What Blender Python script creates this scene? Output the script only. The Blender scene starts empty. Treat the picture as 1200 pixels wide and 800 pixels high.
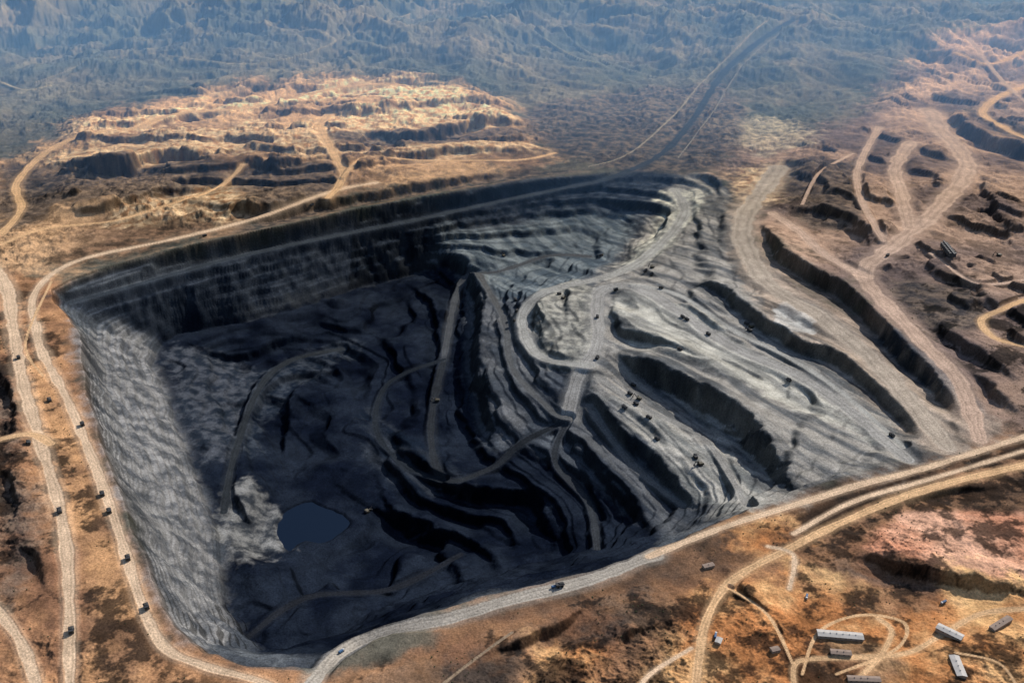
import bpy, math, numpy as np, time
from mathutils import Vector, Quaternion
T0=time.time()
rng=np.random.default_rng(7)
scene=bpy.context.scene
# ------------------------------------------------------------------ survey frame
H=1000.0; F=1100.0
PITCH=math.atan(0.5); c=math.cos(PITCH); s=math.sin(PITCH)
def ray(u,v):
    a=(u-600)/F; b=(400-v)/F
    return a, c+s*b, -s+c*b
def plane_pt(u,v,h):
    dx,dy,dz=ray(u,v); t=(h-H)/dz
    return (dx*t,dy*t)
# ------------------------------------------------------------------ terrain grid (finer near, coarser far)
NR,NC=1440,1760
vv=np.linspace(1000,-125,NR)
bb=(400-vv)/F
yy=H*(c+s*bb)/(s-c*bb)
ss=np.linspace(-0.8,0.8,NC)
Y=np.repeat(yy[:,None],NC,1).astype(np.float32)
DEP=(Y*c+H*s)
X=(ss[None,:]*DEP).astype(np.float32)
# ------------------------------------------------------------------ noise
perm=rng.permutation(256).astype(np.int32)
ga=rng.uniform(0,2*np.pi,256).astype(np.float32); GX=np.cos(ga); GY=np.sin(ga)
def gn(x,y,seed=0):
    xi=np.floor(x); yi=np.floor(y); fx=x-xi; fy=y-yi
    xi=xi.astype(np.int32)+seed*37; yi=yi.astype(np.int32)+seed*11
    def g(ix,iy,dx,dy):
        h=perm[(perm[ix&255]+iy)&255]
        return GX[h]*dx+GY[h]*dy
    ux=fx*fx*fx*(fx*(fx*6-15)+10); uy=fy*fy*fy*(fy*(fy*6-15)+10)
    a=g(xi,yi,fx,fy); b=g(xi+1,yi,fx-1,fy); d=g(xi,yi+1,fx,fy-1); e=g(xi+1,yi+1,fx-1,fy-1)
    return ((a+(b-a)*ux)*(1-uy)+(d+(e-d)*ux)*uy)*1.5
def fbm(x,y,sc,octv=4,seed=0,ridged=False,gain=0.5):
    o=np.zeros_like(x); amp=1.0; tot=0.0; f=1.0/sc
    ca_,sa_=math.cos(.6),math.sin(.6)
    for k in range(octv):
        n=gn(x*f+13.7*k,y*f-7.3*k,seed+k)
        if ridged: n=1-2*np.abs(n)
        o+=amp*n; tot+=amp; amp*=gain; f*=2.03
        x,y=x*ca_-y*sa_,x*sa_+y*ca_
    return o/tot
def fbs(x,y,sc,octv=4,seed=0,gain=0.5):   # un-rotated, keeps stretched direction
    o=np.zeros_like(x); amp=1.0; tot=0.0; f=1.0/sc
    for k in range(octv):
        o+=amp*gn(x*f+13.7*k,y*f-7.3*k,seed+k); tot+=amp; amp*=gain; f*=2.03
    return o/tot
def sst(x,a,b):
    t=np.clip((x-a)/(b-a),0,1); return t*t*(3-2*t)
# ------------------------------------------------------------------ polylines
def catmull(P,n=5,closed=False):
    P=np.array(P,float); m=len(P); out=[]
    if m<3 and not closed: return P
    rngk=range(m if closed else m-1)
    for i in rngk:
        if closed: p0,p1,p2,p3=P[(i-1)%m],P[i],P[(i+1)%m],P[(i+2)%m]
        else: p0,p1,p2,p3=P[max(i-1,0)],P[i],P[i+1],P[min(i+2,m-1)]
        for k in range(n):
            t=k/n
            out.append(0.5*((2*p1)+(-p0+p2)*t+(2*p0-5*p1+4*p2-p3)*t*t+(-p0+3*p1-3*p2+p3)*t**3))
    if not closed: out.append(P[-1])
    return np.array(out)
Xf=X.ravel(); Yf=Y.ravel(); Df=DEP.ravel()
def near_line(P,R,closed=False):
    P=np.asarray(P,np.float32)
    m=(Xf>P[:,0].min()-R)&(Xf<P[:,0].max()+R)&(Yf>P[:,1].min()-R)&(Yf<P[:,1].max()+R)
    idx=np.nonzero(m)[0]
    x=Xf[idx]; y=Yf[idx]
    best=np.full(len(idx),1e12,np.float32); side=np.zeros(len(idx),np.float32); par=np.zeros(len(idx),np.float32)
    Q=np.vstack([P,P[:1]]) if closed else P
    for k in range(len(Q)-1):
        ax,ay=Q[k]; bx,by=Q[k+1]; dx=bx-ax; dy=by-ay; L2=dx*dx+dy*dy+1e-9
        t=np.clip(((x-ax)*dx+(y-ay)*dy)/L2,0,1)
        ex=x-ax-t*dx; ey=y-ay-t*dy; d=ex*ex+ey*ey
        w=d<best
        best=np.where(w,d,best); side=np.where(w,np.sign(dx*(y-ay)-dy*(x-ax)),side); par=np.where(w,k+t,par)
    return idx,np.sqrt(best),side,par
def inside(P,x,y):
    ins=np.zeros(len(x),bool); n=len(P)
    for k in range(n):
        ax,ay=P[k]; bx,by=P[(k+1)%n]
        if ay==by: continue
        ins^=((ay>y)!=(by>y))&(x<(bx-ax)*(y-ay)/(by-ay)+ax)
    return ins
def sd_poly(P,R):
    idx,d,_,_=near_line(P,R,True)
    ins=inside(np.asarray(P,np.float32),Xf[idx],Yf[idx])
    return idx,np.where(ins,d,-d)
n1=fbm(Xf,Yf,300,3,3); n2=fbm(Xf,Yf,90,3,9); gul=fbm(Xf,Yf,42,3,181,True)
# ------------------------------------------------------------------ pit contours
C0=[(58,338),(150,306),(300,274),(440,240),(600,213),(700,202),(790,203),(850,215),(875,262),(905,300),(960,345),(1040,385),(1110,430),(1172,500),(1120,522),(1050,545),(960,574),(850,610),(760,654),(650,687),(560,705),(470,738),(390,782),(330,790),(270,778),(215,755),(180,690),(130,560),(97,450),(88,385)]
C1=[(130,366),(300,318),(440,282),(560,262),(680,250),(740,262),(735,300),(690,322),(630,350),(660,430),(730,480),(790,540),(836,592),(750,640),(650,668),(560,688),(470,718),(390,758),(320,766),(252,752),(208,680),(163,560),(122,450),(110,390)]
C2=[(190,400),(330,370),(440,330),(500,318),(530,350),(525,430),(540,520),(600,575),(660,640),(650,654),(560,676),(470,708),(390,744),(330,756),(288,744),(266,690),(252,600),(212,500)]
h0,h1,h2=0,-85,-190
def wpoly(P,h): return catmull([plane_pt(u,v,h) for u,v in P],3,True)
d0=np.full(Xf.size,-1e5,np.float32); d1=d0.copy(); d2=d0.copy()
for k_,(P,hh,d) in enumerate(((C0,h0,d0),(C1,h1,d1),(C2,h2,d2))):
    i,dd=sd_poly(wpoly(P,hh),900); kk=np.where(Xf[i]<-500,.6,1.0)
    d[i]=dd+(10,20,22)[k_]*n2[i]*1.5*kk+(0,15,25)[k_]*n1[i]*kk
d1=np.minimum(d1,d0-6); d2=np.minimum(d2,d1-6)
pit=np.zeros_like(Xf)
a=(d0>0)&(d1<=0); pit[a]=h0+(h1-h0)*d0[a]/(d0[a]-d1[a]+1e-3)
a=(d1>0)&(d2<=0); pit[a]=h1+(h2-h1)*d1[a]/(d1[a]-d2[a]+1e-3)
a=(d2>0)&(d1>0); pit[a]=h2-34*sst(d2[a],0,260)
print('pit',time.time()-T0)
inpit=sst(d0,0,60)
# direction of the grey benches
ax_,ay_=.515,-.857
al=Xf*ax_+Yf*ay_; ac=-Xf*ay_+Yf*ax_
wob=40*n1
strk=fbs(al/7,(ac+wob),38,4,17,gain=.6); strk2=fbs(al/5,(ac+wob),110,3,19)
rightm=sst(ac,1050,1350)*inpit     # right-hand terraces
floor_=sst(d2,0,60)
raw=pit+inpit*(15*n1+3*n2)+10*strk2*rightm+24*floor_*fbs(al/2.2+80*n1,ac+90*n1,210,3,23)
def terr(z,S,lo=.36,hi=.60):
    q=z/S; f=q-np.floor(q)
    return S*(np.floor(q)+0.15*f+0.85*sst(f,lo,hi))
mixn=np.clip(.8+1.2*fbm(Xf,Yf,260,2,201),.25,1)
big=np.where(Xf<-520,.45,.62)
tz=big*terr(raw,24.0)+(1-big)*terr(raw+2*n2,10.5)
pz=np.where(d0>0,raw*(1-mixn)+tz*mixn,0)
pz=np.where((d0>0)&(d0<25),pz*sst(d0,0,12),pz)
# ------------------------------------------------------------------ surrounding land
far=sst(Yf,4200,6600); out=sst(-d0,20,200)
wx=Xf+220*fbm(Xf,Yf,1100,2,21); wy=Yf+220*fbm(Xf,Yf,1100,2,31)
rid=fbm(wx,wy*0.8,1700,7,41,True,0.5); rid2=fbm(wx,wy,300,5,51,True,0.6)
und=fbm(Xf,Yf,420,5,61)
rug=fbm(Xf+20*n2,Yf,90,6,67,True,.6)
rmask=sst(fbm(Xf,Yf,330,3,211),-.12,.22)
rock=fbm(Xf,Yf,26,3,221,True,.6)
leftfar=sst(Xf*-1,-500,1500)*sst(Yf,4800,6500)
Z=pz+out*(6*und+6*rid2+11*rug*(.3+rmask)+1.6*rock*rmask)+far*(210*rid+45*rid2)+leftfar*130*rid+sst(Yf,3300,4300)*20*rid2+fbm(Xf,Yf,40,4,71,gain=.6)*(1.6-.4*floor_)
# spoil terraces left + right-top
def softmask(P,soft):
    W=catmull([plane_pt(u,v,0) for u,v in P],3,True); idx,sd=sd_poly(W,soft*2)
    m=np.zeros_like(Xf); m[idx]=sst(sd,-soft*.3,soft); return m
sm=softmask([(40,190),(90,138),(200,115),(330,98),(450,92),(570,112),(640,165),(620,195),(440,225),(300,258),(180,262),(60,255)],160)
hs=30+48*fbs(Xf/3.6+60*n1,Yf+60*n1,330,3,161)+7*n2
Z+=sm*terr(hs,24,.42,.58)
rm_=softmask([(1010,330),(900,180),(1000,130),(1150,60),(1300,60),(1500,450),(1180,470)],160)
hr_=25+34*fbs(al/2.6,ac+40*n1,230,3,171)+5*n2
Z+=rm_*terr(hr_,20,.42,.56)
Z=Z.astype(np.float32)
# ------------------------------------------------------------------ ray / terrain intersection
def zat(x,y):
    x=np.asarray(x,float); y=np.asarray(y,float)
    b=(y*s-H*c)/(y*c+H*s); v=400-F*b
    r=np.clip((1000-v)/1125*(NR-1),0,NR-1.001); q=np.clip((x/(y*c+H*s)+0.8)/1.6*(NC-1),0,NC-1.001)
    i=r.astype(int); j=q.astype(int); fr=r-i; fq=q-j; G=Z.reshape(NR,NC)
    return (G[i,j]*(1-fr)*(1-fq)+G[i+1,j]*fr*(1-fq)+G[i,j+1]*(1-fr)*fq+G[i+1,j+1]*fr*fq)
def hit(u,v):
    dx,dy,dz=ray(u,v); t=np.geomspace(600,30000,2600)
    x=dx*t; y=dy*t; z=H+dz*t
    g=z-zat(x,y); k=np.nonzero(g<0)[0]
    k=len(x)-1 if len(k)==0 else k[0]
    if k==0: return x[0],y[0]
    f=g[k-1]/(g[k-1]-g[k]+1e-9)
    return x[k-1]+(x[k]-x[k-1])*f, y[k-1]+(y[k]-y[k-1])*f
def lay(P): return np.array([hit(u,v) for u,v in P])
# ------------------------------------------------------------------ scarps (drop on right-hand side of travel)
FA=[([(893,258),(905,285),(925,305),(960,326),(1003,352),(1050,402),(1090,442),(1150,495)],50,75,7),
([(800,328),(845,340),(885,372),(930,400),(985,422),(1050,470),(1092,512)],38,60,7),
([(720,412),(760,432),(800,452),(850,482),(900,528),(945,582)],62,110,7),
([(672,452),(700,480),(740,520),(790,565),(830,604)],32,60,7),
([(640,470),(690,540),(740,590),(770,630)],26,60,7),
([(700,240),(745,240),(782,248),(770,275),(735,300)],26,45,6),
([(500,306),(540,312),(562,360),(556,420),(572,480),(578,530)],46,90,8),
([(470,330),(500,350),(515,400),(505,460),(520,510)],22,50,7),
([(455,512),(500,552),(540,577),(620,582),(640,610),(655,650)],38,70,8),
([(380,560),(420,590),(470,610),(520,640),(560,690)],26,60,8),
([(430,520),(480,575),(530,605),(590,615),(610,650)],20,40,6),
([(600,515),(680,556),(725,625)],28,50,7),
([(790,203),(835,210),(848,240)],30,40,8),
([(1100,126),(1130,150),(1200,178),(1260,200)],64,120,12),
([(1145,190),(1165,240),(1195,300)],40,70,9),
([(920,250),(960,245),(1005,262),(1022,295)],28,50,8),
([(1000,175),(1010,215),(1018,262)],26,40,8),
([(1085,370),(1130,408),(1210,455)],40,60,8),
([(1130,425),(1160,460),(1200,492)],34,50,8),
([(990,648),(1040,662),(1090,672),(1150,684),(1230,696)],26,80,6),
([(45,192),(130,194),(200,183),(275,196)],66,130,13),
([(278,186),(330,190),(392,182)],60,120,13),
([(70,150),(160,146),(230,136),(300,126)],30,90,11),
([(340,120),(420,132),(500,120)],36,90,12),
([(405,148),(480,160),(560,143),(618,152)],50,90,12),
([(395,182),(480,184),(530,176),(640,184)],40,90,10),
([(180,232),(300,242),(380,238),(520,215),(640,196)],34,90,9),
([(60,250),(130,240),(200,225),(262,222)],30,90,10),
([(60,345),(200,306),(330,276),(440,250),(600,222),(700,208)],26,45,6),
([(-10,430),(12,460),(20,515)],34,40,6),
([(-10,545),(15,570),(22,620)],26,40,6),
([(0,640),(40,655),(60,700)],22,40,6),
([(610,345),(630,375),(635,410)],22,30,6),
([(650,335),(665,345),(660,385)],20,30,6),
([(255,560),(285,600),(330,640),(300,655)],24,40,6),
([(330,420),(300,450),(270,520)],24,50,7),
([(390,430),(350,450),(330,520),(345,560)],16,40,6),
([(200,400),(280,420),(330,400),(420,395)],22,50,7),
([(230,470),(290,470),(350,440),(440,430)],16,50,6),
([(718,345),(725,385),(770,402),(840,430)],24,40,6),
([(560,765),(610,752),(660,730),(700,700)],20,40,6),
([(700,770),(740,740),(790,725)],16,40,6),
([(840,660),(870,690),(900,740)],16,40,6),
([(1040,590),(1100,575),(1200,570)],18,40,6),
([(440,560),(480,620),(560,640),(600,670)],26,50,7),
]
FL=[(catmull(lay(P),5),A,L,w) for P,A,L,w in FA]
for P,A,L,w in FL:
    idx,d,sd,par=near_line(P,L*4)
    sg=sd*d+w*1.3*n2[idx]*2.2+min(A*.16,9)*gul[idx]
    ends=sst(np.minimum(par,len(P)-1-par),0,6)
    Z[idx]+=A*0.5*np.tanh(sg/w)*np.exp(-(d/L)**1.5)*ends
print('faults',time.time()-T0)
# ------------------------------------------------------------------ roads
TAN=(.68,.49,.33); ORT=(.66,.42,.23); GRY=(.34,.325,.30); LG=(.37,.36,.33); PINK=(.52,.37,.28)
RD=[([(0,275),(25,245),(20,215),(55,178),(110,155),(160,150),(215,132),(300,124),(400,100),(470,100)],9,ORT),
([(-20,300),(5,330),(15,380),(25,440),(42,500),(60,560),(75,620),(81,700),(82,800),(84,860)],14,TAN),
([(45,400),(38,352),(62,320),(110,300),(200,281),(330,245),(400,222),(440,214)],8,TAN),
([(42,380),(48,410),(75,460),(105,530),(135,610),(160,690),(190,755),(240,780),(310,800),(380,840)],11,TAN),
([(0,287),(60,266),(150,256),(230,230),(268,210),(285,190)],6,ORT),
([(385,232),(402,205),(388,175),(375,150),(385,135)],9,ORT),
([(402,208),(430,182),(500,190),(600,188),(650,180)],5,ORT),
([(345,840),(368,795),(400,765),(440,745),(520,725),(600,702),(680,682),(768,650)],19,(.38,.34,.29)),
([(760,652),(850,617),(930,592),(1010,567),(1080,549),(1200,512),(1260,495)],9,TAN),
([(812,830),(818,780),(828,725),(855,685),(920,645),(1000,605),(1080,575),(1200,545),(1260,530)],11,ORT),
([(930,625),(1000,588),(1090,560),(1200,528)],6,TAN),
([(1150,515),(1125,450),(1090,410),(1045,362),(1012,322),(1052,282),(1108,235),(1132,192),(1098,150),(1088,130)],22,PINK),
([(1065,265),(1056,222),(1050,192),(1068,165)],16,PINK),
([(1035,285),(1012,245),(1005,200),(1030,150)],8,PINK),
([(1110,522),(1070,470),(1020,420),(960,370),(905,335),(877,295),(870,262),(890,228),(912,195)],24,(.42,.35,.28)),
([(1065,535),(1000,485),(930,440),(850,402),(790,362),(742,336),(702,345),(700,400),(677,440),(665,490)],17,GRY),
([(742,334),(790,345),(850,380),(920,418),(990,462),(1060,520)],7,LG),
([(790,222),(802,250),(770,290),(722,320),(645,340),(613,368),(622,408),(650,425),(690,428)],13,LG),
([(1010,322),(970,300),(935,270),(905,250)],12,PINK),
([(665,490),(610,520),(575,552),(520,560),(505,500),(520,420)],9,(.03,.034,.04)),
([(665,490),(650,540),(690,590),(700,640)],8,(.04,.045,.052)),
([(560,320),(590,370),(600,430),(645,480),(665,490)],8,(.10,.103,.105)),
([(690,300),(640,300),(580,320),(540,335),(520,420)],8,(.08,.086,.094)),
([(690,470),(740,540),(800,590)],9,(.16,.16,.155)),
([(700,440),(760,480),(830,520),(880,590)],8,(.28,.27,.25)),
([(400,410),(340,425),(300,460),(275,530),(262,600)],9,(.03,.035,.041)),
([(520,560),(470,540),(440,500),(455,450),(520,420)],7,(.022,.027,.034)),
([(290,745),(360,700),(460,690),(540,650)],9,(.02,.023,.03)),
([(930,20),(885,55),(845,95),(812,140),(775,180),(720,205),(640,225),(520,250),(300,292),(80,350)],9,(.045,.055,.068)),
([(960,18),(905,45),(862,90),(832,135),(795,185)],2,(.22,.20,.17)),
([(900,22),(868,52),(826,95),(790,138),(740,178),(690,195)],2.5,(.3,.26,.2)),
([(1210,100),(1165,115),(1152,135),(1180,152),(1215,165)],9,ORT),
([(1215,405),(1165,395),(1150,375),(1178,357),(1215,348)],8,ORT),
([(1120,60),(1150,75),(1180,70),(1215,50)],7,ORT),
([(930,800),(935,775),(985,770),(1060,765),(1100,745),(1150,720),(1215,712)],7,ORT),
([(1000,800),(1030,770),(1045,740),(1030,725)],6,ORT),
([(925,690),(930,650),(900,640)],6,TAN),
([(-20,700),(8,728),(28,760),(45,810)],12,TAN),
([(-10,518),(35,508),(60,520)],11,ORT),
([(740,825),(760,790),(810,760)],5,TAN),
([(40,100),(160,60),(330,75),(480,20)],2.5,(.3,.26,.18)),
([(560,0),(640,50),(700,75)],2.5,(.3,.28,.2)),
([(640,20),(680,60),(760,90),(830,95)],2,(.25,.24,.18)),
([(950,0),(1010,30),(1100,35),(1200,20)],2.5,(.3,.28,.2)),
([(0,95),(30,105),(60,100)],3,(.45,.38,.25)),
([(600,740),(560,770),(520,800)],4,(.3,.22,.15)),
([(1135,40),(1180,100),(1215,130)],5,PINK),
([(940,790),(960,740),(1010,720),(1060,730),(1050,760),(980,790)],4,ORT),
([(855,690),(900,720),(930,780)],4,ORT),
([(1190,800),(1170,775),(1120,765)],4,ORT),
([(60,330),(30,400),(50,440)],3,ORT),
([(1090,300),(1140,330),(1200,330)],5,PINK),
([(940,240),(960,200),(1000,180)],4,PINK),
]
roads=[]
for P,w,col in RD:
    Q=catmull(lay(P),6); zc=zat(Q[:,0],Q[:,1])
    k=np.array([1,2,3,2,1])/9
    for _ in range(4): zc=np.convolve(np.pad(zc,2,'edge'),k,'valid')
    roads.append((Q,zc,w,col))
roadm=np.zeros(Xf.size,np.float32)
hold=[]
for Q,zc,w,col in roads:
    dep=Q[:,1]*c+H*s
    R=w*dep.max()/F*2.6
    idx,d,sd,par=near_line(Q,R)
    wm=np.interp(par,np.arange(len(Q)),w*dep/F)*0.5
    d=d+0.25*wm*n2[idx]*2+.10*wm*n1[idx]
    zr=np.interp(par,np.arange(len(Q)),zc)
    e=d/wm
    f=1-sst(e,1.05,2.3)
    Z[idx]=Z[idx]*(1-f)+zr*f
    Z[idx]+=np.exp(-((e-1.15)/.18)**2)*.5*(w>5)
    hold.append((idx,e,par,w,col,d,sd))
# pond
pl=lay([(328,606),(340,592),(366,588),(384,600),(404,612),(408,626),(380,634),(356,630),(340,638),(326,624)])
pz0=float(zat(pl[:,0],pl[:,1]).mean())
plc=catmull(pl,4,True)
idx,sd=sd_poly(plc,130); sn=sd+22*n2[idx]
f=sst(sd,-95,-30); Z[idx]=Z[idx]*(1-f)+(pz0+.8*n2[idx]-4*sst(sn,-8,10))*f
# ------------------------------------------------------------------ slopes
G=Z.reshape(NR,NC)
Zx=np.gradient(G,axis=1)/np.gradient(X,axis=1)
Zy=(np.gradient(G,axis=0)-Zx*np.gradient(X,axis=0))/np.gradient(Y,axis=0)
slope=np.sqrt(Zx**2+Zy**2).ravel()
# ------------------------------------------------------------------ colours
N=Xf.size
C=np.zeros((N,3),np.float32)
def A3(cc): return np.array(cc,np.float32)[None,:]
m1=fbm(Xf,Yf,700,5,81); m2=fbm(Xf,Yf,160,5,91,gain=.6); m3=fbm(Xf,Yf,35,4,101,gain=.6); m4=fbm(wx,wy,420,5,111)
C[:]=A3((.072,.080,.070))
t=sst(m1,-.3,.4)[:,None]; C[:]=C*(1-t)+A3((.135,.122,.095))*t
t=(sst(m4,.1,.4)*.5)[:,None]; C[:]=C*(1-t)+A3((.22,.18,.13))*t
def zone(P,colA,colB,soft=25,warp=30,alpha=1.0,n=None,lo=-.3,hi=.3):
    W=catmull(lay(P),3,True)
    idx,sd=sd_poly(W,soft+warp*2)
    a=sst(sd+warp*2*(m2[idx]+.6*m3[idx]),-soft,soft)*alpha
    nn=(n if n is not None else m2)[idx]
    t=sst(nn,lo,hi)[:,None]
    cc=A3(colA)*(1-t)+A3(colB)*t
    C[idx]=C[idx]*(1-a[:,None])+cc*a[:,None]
BR=(.21,.11,.065); OR=(.53,.28,.14); SAND=(.70,.50,.30)
zone([(-300,300),(-100,200),(40,180),(100,135),(200,114),(330,97),(450,90),(560,108),(620,145),(650,180),(600,205),(440,232),(300,265),(150,298),(58,330),(40,380),(-300,420)],(.26,.16,.10),(.55,.34,.19),110,110,.95,m4,-.35,.2)
zone([(-300,330),(58,325),(90,400),(130,560),(190,720),(290,775),(400,790),(560,705),(760,655),(960,574),(1170,505),(1300,470),(1500,500),(1500,950),(-300,950)],BR,OR,40,40,1,m2,-.35,.4)
zone([(850,170),(990,140),(1080,70),(1150,30),(1500,20),(1600,500),(1170,500),(1040,390),(905,300),(870,250)],(.17,.125,.11),(.42,.28,.20),110,90,1,m4)
for P in ([(80,150),(180,128),(300,116),(420,95),(450,108),(330,125),(230,142),(120,158)],
          [(60,182),(150,165),(260,150),(300,140),(310,155),(255,178),(140,186),(60,190)],
          [(310,150),(400,138),(500,128),(590,138),(480,152),(400,160),(385,180),(330,180)],
          [(400,178),(480,168),(600,165),(640,178),(480,182)],
          [(130,245),(260,205),(290,240),(200,255)],
          [(870,200),(930,190),(900,240),(870,230)],
          [(380,110),(400,96),(500,90),(590,130),(560,140),(480,118)]):
    zone(P,OR,SAND,60,60,.95,m3,-.4,.2)
zone([(835,145),(900,138),(960,160),(890,182)],(.3,.26,.2),(.5,.42,.3),50,60,.7,m3)
for P in ([(0,200),(50,195),(60,240),(0,270)],[(50,200),(240,188),(260,215),(150,238),(58,238)],[(278,192),(385,188),(390,225),(330,238),(280,232)],
          [(400,152),(600,148),(615,160),(480,168),(400,165)],[(640,120),(850,100),(850,190),(700,195),(620,150)],[(300,250),(440,228),(620,200),(700,200),(440,238),(300,270)],
          [(1040,330),(1130,330),(1160,380),(1090,390)],[(920,200),(1000,190),(1010,250),(940,260)],
          [(1110,130),(1200,180),(1260,200),(1260,170),(1150,130)],[(0,560),(30,570),(50,640),(20,700),(0,700)],[(-20,430),(14,440),(24,520),(0,540)],
          [(1000,660),(1200,690),(1260,700),(1260,720),(1000,680)]):
    zone(P,(.045,.047,.052),(.15,.115,.09),35,35,.85,m3)
# foreground
zone([(840,600),(1200,520),(1300,520),(1300,640),(1100,600),(950,650),(760,700),(600,730),(560,715)],(.045,.036,.030),(.24,.135,.08),50,50,.9,m2)
zone([(400,830),(500,770),(620,740),(760,690),(790,740),(700,790),(640,840)],(.050,.043,.038),(.24,.145,.09),30,45,.9,m2)
zone([(1010,640),(1060,605),(1140,598),(1230,610),(1240,685),(1150,675),(1060,655)],(.54,.25,.15),(.64,.37,.25),12,10,.95,m2)
for P in ([(760,780),(800,700),(900,680),(1000,690),(1190,700),(1230,830),(760,830)],[(650,760),(740,735),(730,780),(660,800)],[(860,620),(910,610),(930,640),(880,650)],[(1130,700),(1240,700),(1240,760),(1150,740)]):
    zone(P,(.46,.19,.07),(.76,.47,.22),40,55,.88,m2,-.2,.45)
zone([(30,440),(60,440),(130,620),(180,760),(100,830),(95,700),(70,560)],(.29,.16,.09),(.56,.31,.15),15,14,.8,m2)
for P in ([(1000,700),(1080,690),(1090,720),(1010,725)],[(700,760),(780,700),(800,720),(740,800)],[(940,760),(1000,752),(1060,790),(960,800)],[(60,300),(200,262),(200,275),(80,315)]):
    zone(P,(.05,.04,.032),(.22,.13,.08),25,35,.7,m3)
# broken dark brown ground
sp=fbm(Xf,Yf,95,6,131,gain=.72); sp2=fbm(Xf,Yf,420,3,137)
dk=sst(sp+.5*sp2,.0,.20)*sst(-d0,10,50)*sst(-Yf,-4300,-3300)*.84
dk=dk*np.where(Yf>2300,.55,1)
C*=(1-dk)[:,None]; C+= (dk*.012)[:,None]
# pit
gre=sst(d0+18*m2,0,25)
cg=A3((.052,.060,.072))*np.ones((N,1),np.float32)
t=sst(m2+.5*m3,-.25,.35)[:,None]; cg=cg*(1-t)+A3((.105,.115,.125))*t
C[:]=C*(1-gre[:,None])+cg*gre[:,None]
zone([(92,385),(150,372),(195,430),(225,520),(262,640),(280,740),(230,755),(185,690),(132,560),(98,450)],(.085,.09,.098),(.21,.205,.20),22,22,.9,m3,-.35,.3)
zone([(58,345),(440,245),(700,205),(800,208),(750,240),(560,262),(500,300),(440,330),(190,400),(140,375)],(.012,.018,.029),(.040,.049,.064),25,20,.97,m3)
zone([(520,275),(560,268),(680,250),(745,262),(700,318),(640,345),(580,350),(540,320)],(.05,.068,.085),(.16,.185,.195),40,30,.85,strk)
zone([(690,330),(790,215),(850,220),(870,270),(900,320),(1000,400),(1160,505),(960,570),(860,600),(760,520),(690,450),(620,420),(610,360)],(.085,.088,.09),(.27,.25,.22),30,35,.93,strk,-.3,.25)
zone([(860,230),(900,300),(1000,370),(1120,470),(1170,505),(1090,530),(1000,440),(900,370),(860,300)],(.16,.13,.105),(.37,.28,.21),30,30,.8,strk)
zone([(720,345),(780,350),(900,420),(1040,520),(960,490),(860,440),(740,400)],(.21,.205,.185),(.42,.40,.34),15,25,.8,strk)
zone([(700,470),(800,500),(880,550),(900,590),(850,600),(770,540)],(.13,.135,.13),(.34,.325,.29),20,25,.8,strk)
zone([(620,350),(690,330),(690,420),(640,430)],(.12,.12,.11),(.30,.285,.24),15,18,.8,m3)
zone([(770,225),(830,225),(810,260),(770,300),(730,310),(770,260)],(.22,.215,.19),(.44,.42,.34),20,20,.85,m3)
zone([(910,355),(955,360),(950,392),(915,380)],(.34,.34,.33),(.46,.46,.43),10,18,.6,m3)
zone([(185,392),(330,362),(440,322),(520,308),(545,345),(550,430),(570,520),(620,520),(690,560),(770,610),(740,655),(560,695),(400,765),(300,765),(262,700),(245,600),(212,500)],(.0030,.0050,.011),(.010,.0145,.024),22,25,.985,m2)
zone([(555,350),(610,370),(640,440),(610,510),(570,490)],(.035,.041,.05),(.12,.122,.125),22,25,.85,strk)
zone([(640,470),(690,460),(780,560),(840,610),(790,625),(700,560)],(.02,.025,.034),(.09,.094,.10),22,25,.8,strk)
zone([(275,560),(305,575),(330,610),(335,640),(280,662),(250,640),(256,610)],(.04,.045,.052),(.19,.188,.18),14,26,.75,m3)
zone([(195,410),(250,420),(300,440),(270,530),(225,520)],(.016,.022,.032),(.06,.066,.078),20,25,.8,m3)
zone([(300,440),(400,405),(420,420),(330,470),(290,530)],(.008,.013,.022),(.035,.042,.053),20,25,.8,m3)
zone([(430,480),(520,540),(560,570),(500,580),(440,540)],(.006,.01,.018),(.032,.038,.048),20,25,.8,strk)
# fresh steep faces expose darker rock / coal
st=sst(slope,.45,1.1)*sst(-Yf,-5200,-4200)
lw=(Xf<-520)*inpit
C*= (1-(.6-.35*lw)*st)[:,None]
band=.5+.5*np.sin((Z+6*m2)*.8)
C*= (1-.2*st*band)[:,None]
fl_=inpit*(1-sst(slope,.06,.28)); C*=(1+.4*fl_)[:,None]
C*=(1+(.5-.15*inpit)*m3)[:,None]
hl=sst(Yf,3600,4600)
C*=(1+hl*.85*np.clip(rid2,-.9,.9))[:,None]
# roads on top
for idx,e,par,w,col,d,sd in hold:
    a=1-sst(e+.26*m3[idx],.82,1.12)
    halo=(1-sst(e,1,2.3+m2[idx]))*.30*(w>4)
    tr=1-.20*np.exp(-((e-.45)/.16)**2)+.14*m3[idx]+.18*m2[idx]
    if w>10: tr=tr+.09*np.sin(sd*d*1.15+3*n2[idx])*(e<.9)
    cc=A3(col)*tr[:,None]
    al_=np.maximum(a,halo)[:,None]
    C[idx]=C[idx]*(1-al_)+cc*al_
    roadm[idx]=np.maximum(roadm[idx],a)
C=np.clip(C,.0015,.8)
print('cols',time.time()-T0)
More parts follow.
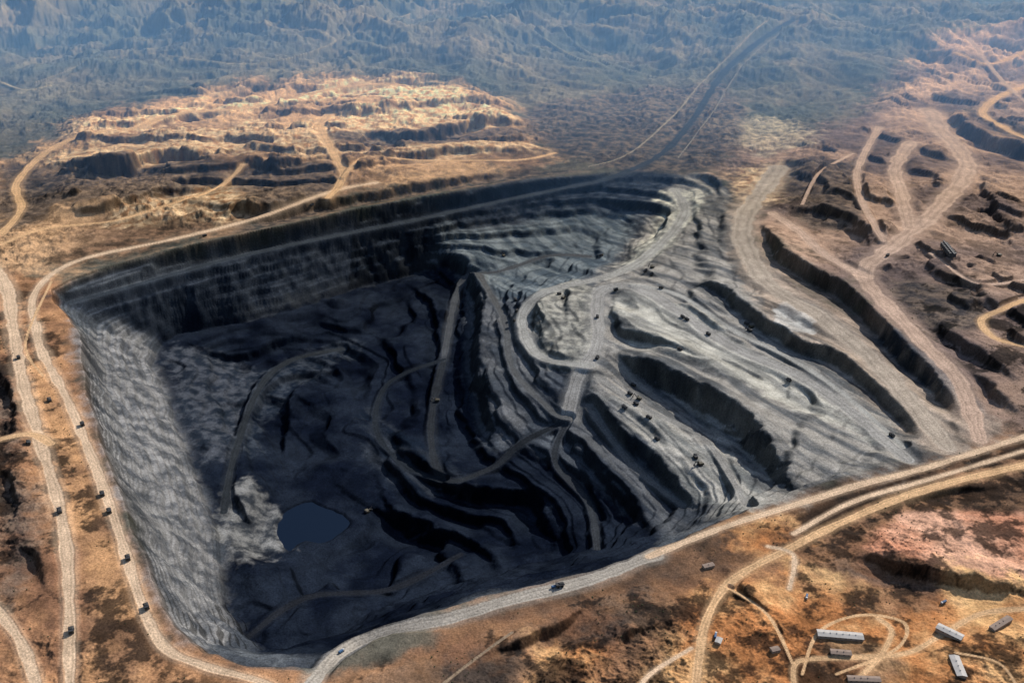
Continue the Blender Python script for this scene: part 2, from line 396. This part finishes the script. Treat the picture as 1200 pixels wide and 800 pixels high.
# ------------------------------------------------------------------ materials
def newmat(name,rough=.9,spec=.1):
    m=bpy.data.materials.new(name); m.use_nodes=True
    b=m.node_tree.nodes['Principled BSDF']; b.inputs['Roughness'].default_value=rough
    b.inputs['Specular IOR Level'].default_value=spec
    return m,m.node_tree,b
tm,nt,bs=newmat('earth_and_coal',1.0,0.0)
N_=nt.nodes.new; Lk=nt.links.new
at=N_('ShaderNodeAttribute'); at.attribute_name='soil'
tc=N_('ShaderNodeTexCoord')
def noise(sc,det,rg=.6):
    n=N_('ShaderNodeTexNoise'); n.inputs['Scale'].default_value=sc; n.inputs['Detail'].default_value=det; n.inputs['Roughness'].default_value=rg
    Lk(tc.outputs['Object'],n.inputs['Vector']); return n
na=noise(.3,4,.75); nb=noise(.02,8,.7)
def mr(src,a,b,lo=.25,hi=.75):
    r=N_('ShaderNodeMapRange'); r.inputs[1].default_value=lo; r.inputs[2].default_value=hi; r.inputs[3].default_value=a; r.inputs[4].default_value=b
    Lk(src,r.inputs[0]); return r
r1=mr(na.outputs[0],.4,1.6); r2=mr(nb.outputs[0],.7,1.3)
mu=N_('ShaderNodeMath'); mu.operation='MULTIPLY'; Lk(r1.outputs[0],mu.inputs[0]); Lk(r2.outputs[0],mu.inputs[1])
vm=N_('ShaderNodeVectorMath'); vm.operation='SCALE'; Lk(at.outputs['Color'],vm.inputs[0]); Lk(mu.outputs[0],vm.inputs['Scale'])
Lk(vm.outputs[0],bs.inputs['Base Color'])
bp=N_('ShaderNodeBump'); bp.inputs['Strength'].default_value=.5; bp.inputs['Distance'].default_value=3
nb2=noise(.16,6,.72); Lk(nb2.outputs[0],bp.inputs['Height']); Lk(bp.outputs[0],bs.inputs['Normal'])
# ------------------------------------------------------------------ terrain mesh
me=bpy.data.meshes.new('terrain')
me.vertices.add(N)
me.vertices.foreach_set('co',np.stack([Xf,Yf,Z],1).astype(np.float32).ravel())
ii=np.arange(NR-1)[:,None]*NC+np.arange(NC-1)[None,:]
q=np.stack([ii,ii+1,ii+NC+1,ii+NC],-1).reshape(-1,4).astype(np.int32)
me.loops.add(q.size); me.loops.foreach_set('vertex_index',q.ravel())
me.polygons.add(len(q)); me.polygons.foreach_set('loop_start',(np.arange(len(q))*4).astype(np.int32))
me.polygons.foreach_set('use_smooth',np.ones(len(q),bool))
me.update(calc_edges=True)
ca=me.color_attributes.new('soil','FLOAT_COLOR','POINT')
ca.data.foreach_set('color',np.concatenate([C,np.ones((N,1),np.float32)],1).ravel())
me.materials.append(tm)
ter=bpy.data.objects.new('terrain',me); scene.collection.objects.link(ter)
print('mesh',time.time()-T0)
# ------------------------------------------------------------------ generic mesh builder
def simple(name,col,rough=.7,spec=.3,var=.25,sc=.8):
    m,t,b=newmat(name,rough,spec)
    tcn=t.nodes.new('ShaderNodeTexCoord'); n=t.nodes.new('ShaderNodeTexNoise'); n.inputs['Scale'].default_value=sc; n.inputs['Detail'].default_value=5
    t.links.new(tcn.outputs['Object'],n.inputs['Vector'])
    r=t.nodes.new('ShaderNodeMixRGB'); r.inputs[1].default_value=(*[x*(1-var) for x in col],1); r.inputs[2].default_value=(*[min(1,x*(1+var)) for x in col],1)
    t.links.new(n.outputs[0],r.inputs[0]); t.links.new(r.outputs[0],b.inputs['Base Color'])
    return m
M_body=simple('truck_paint',(.07,.06,.04)); M_bed=simple('truck_bed_steel',(.04,.04,.045)); M_tyre=simple('tyre_rubber',(.02,.02,.02),.9,.1)
M_glass=simple('cab_glass',(.03,.04,.05),.15,.5); M_white=simple('white_paint',(.5,.5,.5),.6,.3,.1); M_blue=simple('blue_paint',(.05,.12,.24))
M_roof=simple('corrugated_roof',(.46,.43,.40),.7,.2,.35,.15); M_wall=simple('shed_wall',(.28,.22,.17),.8,.2,.15,.3); M_dark=simple('dark_opening',(.03,.03,.035),.4,.3)
M_roof2=simple('rusty_roof',(.28,.21,.17),.8,.1,.4,.2)
M_load=simple('rock_load',(.06,.06,.06),.95,.05,.4,1.5)
class B:
    def __init__(s_): s_.v=[]; s_.f=[]; s_.m=[]
    def hexa(s_,pts,mi):
        o=len(s_.v); s_.v+=pts
        for f in ((0,3,2,1),(4,5,6,7),(0,1,5,4),(1,2,6,5),(2,3,7,6),(3,0,4,7)): s_.f.append([o+k for k in f]); s_.m.append(mi)
    def box(s_,x0,x1,y0,y1,z0,z1,mi,ti=0,tx0=0,tx1=0):
        s_.hexa([(x0,y0,z0),(x1,y0,z0),(x1,y1,z0),(x0,y1,z0),(x0+ti+tx0,y0+ti,z1),(x1-ti-tx1,y0+ti,z1),(x1-ti-tx1,y1-ti,z1),(x0+ti+tx0,y1-ti,z1)],mi)
    def wheel(s_,x,y,z,r,w,mi,n=14):
        o=len(s_.v)
        for sy in (y-w/2,y+w/2):
            for k in range(n):
                t=2*math.pi*k/n; s_.v.append((x+r*math.cos(t),sy,z+r*math.sin(t)))
        for k in range(n):
            k2=(k+1)%n; s_.f.append([o+k,o+k2,o+n+k2,o+n+k]); s_.m.append(mi)
        s_.f.append([o+k for k in range(n)][::-1]); s_.m.append(mi); s_.f.append([o+n+k for k in range(n)]); s_.m.append(mi)
    def mesh(s_,name,mats):
        m=bpy.data.meshes.new(name); m.from_pydata(s_.v,[],s_.f); m.polygons.foreach_set('material_index',s_.m)
        for k in mats: m.materials.append(k)
        m.update(); return m
# haul truck, front = +x, length 13 m
b=B()
b.box(-5.6,5.6,-1.6,1.6,1.5,2.4,0)
b.box(3.2,6.2,-3.1,3.1,2.0,4.2,0,.15)
b.box(6.2,6.5,-1.6,1.6,1.8,3.9,1)
b.box(3.6,5.5,.6,2.9,4.2,6.0,0,.15); b.box(5.36,5.56,.9,2.6,4.8,5.6,3)
for y in (-2.7,2.7): b.wheel(3.6,y,1.7,1.7,1.3,2)
for y in (-2.9,-1.5,1.5,2.9): b.wheel(-3.2,y,1.7,1.7,1.2,2)
b.hexa([(-6.2,-3,3.4),(2.6,-3,2.6),(2.6,3,2.6),(-6.2,3,3.4),(-6.8,-3.6,4.6),(3.0,-3.6,5.6),(3.0,3.6,5.6),(-6.8,3.6,4.6)],1)
b.box(2.9,6.3,-3.5,3.5,6.15,6.4,1)
b.box(-5.8,2.2,-3.0,3.0,5.2,6.6,4,1.3)
TRK=b.mesh('haul_truck',[M_body,M_bed,M_tyre,M_glass,M_load])
# mining shovel
b=B()
for y in (-3.6,2.2): b.box(-4.2,4.2,y,y+1.4,0,1.8,2,.35)
b.box(-5.5,3.0,-3.6,3.6,2.0,5.4,0,.2); b.box(1.6,3.6,-3.4,-1.2,5.4,7.4,0,.1); b.box(3.5,3.7,-3.1,-1.5,5.9,7.0,3)
b.hexa([(2.4,-.6,3.4),(3.4,-.6,2.8),(3.4,.6,2.8),(2.4,.6,3.4),(9.4,-.4,9.8),(10.2,-.4,9.0),(10.2,.4,9.0),(9.4,.4,9.8)],1)
b.hexa([(9.3,-.4,8.9),(10.3,-.4,9.4),(10.3,.4,9.4),(9.3,.4,8.9),(11.8,-.3,3.2),(12.6,-.3,3.6),(12.6,.3,3.6),(11.8,.3,3.2)],1)
b.box(10.8,13.2,-1.6,1.6,1.2,3.4,1,.3); b.box(-6.3,-5.5,-3.2,3.2,2.2,4.6,1)
SHV=b.mesh('mining_shovel',[M_body,M_bed,M_tyre,M_glass])
# tanker truck
b=B()
b.box(-4.2,4.0,-1.2,1.2,.9,1.4,1); b.box(2.0,4.2,-1.25,1.25,1.4,3.3,0,.12); b.box(4.05,4.2,-1,1,2.2,3.0,3)
b.box(-4.3,1.7,-1.3,1.3,1.4,3.4,4,.25)
for x in (-3,-1.7,3):
    for y in (-1.1,1.1): b.wheel(x,y,.6,.6,.4,2,10)
WTR=b.mesh('tanker_truck',[M_white,M_bed,M_tyre,M_glass,M_blue])
allq=np.vstack([q_[:-1] for q_,_,_,_ in roads]); alld=np.vstack([q_[1:]-q_[:-1] for q_,_,_,_ in roads])
def place(mesh,name,u,v,sc=1.0,ang=None,tilt=True):
    x,y=hit(u,v)
    if ang is None:
        k=np.argmin(((allq-[x,y])**2).sum(1)); dx,dy=alld[k]; ang=math.atan2(dy,dx)+(math.pi if rng.random()<.5 else 0)
    o=bpy.data.objects.new(name,mesh); scene.collection.objects.link(o)
    e=4; n=Vector((float(zat(x-e,y)-zat(x+e,y)),float(zat(x,y-e)-zat(x,y+e)),2*e)).normalized()
    qn=Vector((0,0,1)).rotation_difference(n) if tilt else Quaternion()
    o.rotation_mode='QUATERNION'; o.rotation_quaternion=qn@Quaternion((0,0,1),ang); o.scale=(sc,)*3
    o.location=(x,y,float(zat(x,y))); return o
for u,v in [(604,352),(606,365),(603,376),(757,318),(764,322),(775,338),(742,452),(738,462),(745,474),(732,478),(770,515),(797,410),(800,372),(830,392),(878,388),(925,446),(1045,511),(815,536),(656,687),(58,470),(33,520),(120,580),(128,600),(97,498),(70,600),(150,655),(172,712),(84,740),(22,420),(240,277),(365,240),(655,345),(700,372),(705,300),(1040,300),(722,340),(805,375),(700,420),(760,490),(875,380)]:
    place(TRK,'haul_truck',u,v,1.08)
for u,v,a_ in [(748,468,2.6),(764,314,2.2),(880,384,3.5),(660,350,1),(590,300,2),(820,545,3.6),(512,470,3),(430,600,1),(1170,300,3)]:
    place(SHV,'mining_shovel',u,v,1.2,a_)
for u,v in [(400,764),(650,688),(1105,706),(838,745),(945,700)]: place(WTR,'tanker_truck',u,v,1.3)
# ------------------------------------------------------------------ sheds
def shed(u,v,L,Wd,Hh,ang,roof=M_roof):
    x,y=hit(u,v); z=float(np.max([zat(x+dx*math.cos(ang),y+dx*math.sin(ang)) for dx in (-L/2,0,L/2)]))
    e=bpy.data.objects.new('industrial_shed',None); scene.collection.objects.link(e)
    e.location=(x,y,z); e.rotation_euler=(0,0,ang)
    def ch(bb_,nm,mats):
        o=bpy.data.objects.new(nm,bb_.mesh(nm,mats)); scene.collection.objects.link(o); o.parent=e
    w=B(); w.box(-L/2,L/2,-Wd/2,Wd/2,-8,Hh,0)
    sl=.10
    o=len(w.v); hr=Hh+Wd*sl
    w.v+=[(-L/2,-Wd/2,Hh+.003),(-L/2,Wd/2,Hh+.003),(-L/2,0,hr),(L/2,-Wd/2,Hh+.003),(L/2,Wd/2,Hh+.003),(L/2,0,hr)]
    w.f+=[[o,o+2,o+1],[o+3,o+4,o+5]]; w.m+=[0,0]; ch(w,'walls',[M_wall])
    r=B(); k=.6; t=.3
    for sy in (-1,1):
        yo=sy*(Wd/2+k); zo=Hh-k*2*sl
        pts=[(-L/2-k,yo,zo+.05),(L/2+k,yo,zo+.05),(L/2+k,0,hr+.05),(-L/2-k,0,hr+.05)]
        r.hexa(pts+[(a1,b1,c1+t) for a1,b1,c1 in pts],0)
    for i in range(1,int(L/9)): r.box(-L/2+i*9-.5,-L/2+i*9+.5,-.8,.8,hr+.36,hr+1.2,0)
    ch(r,'roof',[roof])
    wi=B(); n=max(3,int(L/7))
    for i in range(n):
        xx=-L/2+(i+.5)*L/n
        for sy in (-1,1):
            wi.box(xx-1.1,xx+1.1,sy*(Wd/2+.05)-.05,sy*(Wd/2+.05)+.05,Hh*.45,Hh*.75,0)
    ch(wi,'windows',[M_dark])
    dd=B(); dd.box(L/2+.003,L/2+.12,-Wd*.25,Wd*.25,0,Hh*.75,0); ch(dd,'door',[M_dark])
for a_ in [(984,746,64,13,4,-.12),(1112,744,36,13,4,-.75),(1122,782,38,13,4,1.45),(1172,733,44,9,4,.55,M_roof2),(1012,797,44,9,4,-.05,M_roof2),(985,766,28,9,4,-.12,M_roof2),(908,762,12,8,4,.3,M_roof2),(842,752,11,8,4,1.1),(830,664,18,8,4,.35,M_roof2)]: shed(*a_)
# loading station: row of hopper bays
b=B()
for k in range(7):
    y0=-42+k*12
    b.box(-8,8,y0,y0+10,6,15,0,.6); b.box(-9,9,y0+1,y0+9,15.05,16.2,1,.3)
    for xx in (-7,6):
        for y1 in (y0+.4,y0+8.6): b.box(xx,xx+1,y1,y1+1,-8,6,1)
b.box(-1.5,1.5,-50,46,16.3,18.5,1)
place(b.mesh('coal_loading_station',[simple('steel_cladding',(.04,.045,.05)),M_bed]),'coal_loading_station',1110,297,1.1,-.12,False)
# ------------------------------------------------------------------ pond
pm,t_,pb=newmat('pond_water',.5,.05); pb.inputs['Base Color'].default_value=(.006,.014,.032,1)
nn=t_.nodes.new('ShaderNodeTexNoise'); nn.inputs['Scale'].default_value=.3; bq=t_.nodes.new('ShaderNodeBump'); bq.inputs['Strength'].default_value=.05
t_.links.new(nn.outputs[0],bq.inputs['Height']); t_.links.new(bq.outputs[0],pb.inputs['Normal'])
cen=plc.mean(0); pw=cen+(plc-cen)*1.18
mm=bpy.data.meshes.new('pit_pond'); mm.from_pydata([(float(a1),float(b1),pz0-2.2) for a1,b1 in pw],[],[list(range(len(pw)))]); mm.materials.append(pm)
scene.collection.objects.link(bpy.data.objects.new('pit_pond',mm))
# ------------------------------------------------------------------ shrubs (one mass)
ico=np.array([(0,0,1),(.89,0,.45),(.28,.85,.45),(-.72,.53,.45),(-.72,-.53,.45),(.28,-.85,.45),(.8,.4,-.3),(-.1,.95,-.3),(-.95,0,-.3),(-.1,-.95,-.3),(.8,-.4,-.3)])
icf=[(0,1,2),(0,2,3),(0,3,4),(0,4,5),(0,5,1),(1,6,2),(2,7,3),(3,8,4),(4,9,5),(5,10,1),(1,10,6),(2,6,7),(3,7,8),(4,8,9),(5,9,10)]
V=[];Fc=[];cnt=0
xs=rng.uniform(-1500,1700,16000); ys=rng.uniform(880,2300,16000)
ncl=fbm(xs.astype(np.float32),ys.astype(np.float32),120,3,151)
b_=(ys*s-H*c)/(ys*c+H*s); ri=np.clip(((1000-(400-F*b_))/1125*(NR-1)).astype(int),0,NR-1); ci=((xs/(ys*c+H*s)+.8)/1.6*(NC-1)).astype(int)
ok=(ci>0)&(ci<NC); ci=np.clip(ci,0,NC-1); fl=ri*NC+ci
ok&=(d0[fl]<-12)&(roadm[fl]<.05)&(ncl>.14)
zs=zat(xs,ys)
for x,y,z in zip(xs[ok],ys[ok],zs[ok]):
    r=rng.uniform(.6,1.4); p=ico*r*rng.uniform(.6,1.3,(11,1))+[x+rng.normal(0,2),y+rng.normal(0,2),z+r*.3]
    V.append(p); Fc+= [(a1+cnt,b1+cnt,c1+cnt) for a1,b1,c1 in icf]; cnt+=11
mm=bpy.data.meshes.new('desert_shrubs'); mm.from_pydata(np.vstack(V).tolist(),[],Fc); mm.materials.append(simple('shrub_foliage',(.05,.06,.03),.9,.1,.4,.05))
scene.collection.objects.link(bpy.data.objects.new('desert_shrubs',mm))
# ------------------------------------------------------------------ haze bank over the distant land
def haze(x0,x1,y0,y1,z0,z1,den,col):
    bb_=B(); bb_.box(x0,x1,y0,y1,z0,z1,0)
    m=bpy.data.materials.new('haze_air'); m.use_nodes=True; t=m.node_tree; t.nodes.clear()
    o=t.nodes.new('ShaderNodeOutputMaterial'); vs=t.nodes.new('ShaderNodeVolumeScatter'); vs.inputs['Color'].default_value=(*col,1); vs.inputs['Density'].default_value=den; vs.inputs['Anisotropy'].default_value=0
    t.links.new(vs.outputs[0],o.inputs['Volume'])
    ob=bpy.data.objects.new('haze',bb_.mesh('haze',[m])); scene.collection.objects.link(ob)
haze(-50000,50000,3050,60000,-450,520,2.5e-4,(.22,.48,1))
# ------------------------------------------------------------------ light
EL=math.radians(33); sd_=Vector((.68,.73,0)).normalized()*math.cos(EL)+Vector((0,0,math.sin(EL)))
L=bpy.data.lights.new('sun','SUN'); L.energy=5; L.angle=math.radians(.5); L.color=(1,.95,.88)
lo=bpy.data.objects.new('sun',L); lo.rotation_euler=sd_.to_track_quat('Z','Y').to_euler(); lo.location=(0,0,3000); scene.collection.objects.link(lo)
w=bpy.data.worlds.new('World'); scene.world=w; w.use_nodes=True
sk=w.node_tree.nodes.new('ShaderNodeTexSky'); sk.sky_type='NISHITA'; sk.sun_disc=False; sk.sun_elevation=EL; sk.sun_rotation=math.atan2(sd_.x,sd_.y)
bg=w.node_tree.nodes['Background']; bg.inputs['Strength'].default_value=.11; w.node_tree.links.new(sk.outputs[0],bg.inputs[0])
cd=bpy.data.cameras.new('camera'); cd.lens=33; cd.sensor_width=36; cd.clip_start=1; cd.clip_end=200000
co=bpy.data.objects.new('camera',cd); co.location=(0,0,H); co.rotation_euler=(math.pi/2-PITCH,0,0); scene.collection.objects.link(co); scene.camera=co
scene.view_settings.view_transform='Standard'; scene.view_settings.look='None'; scene.view_settings.exposure=0
print('done',time.time()-T0)
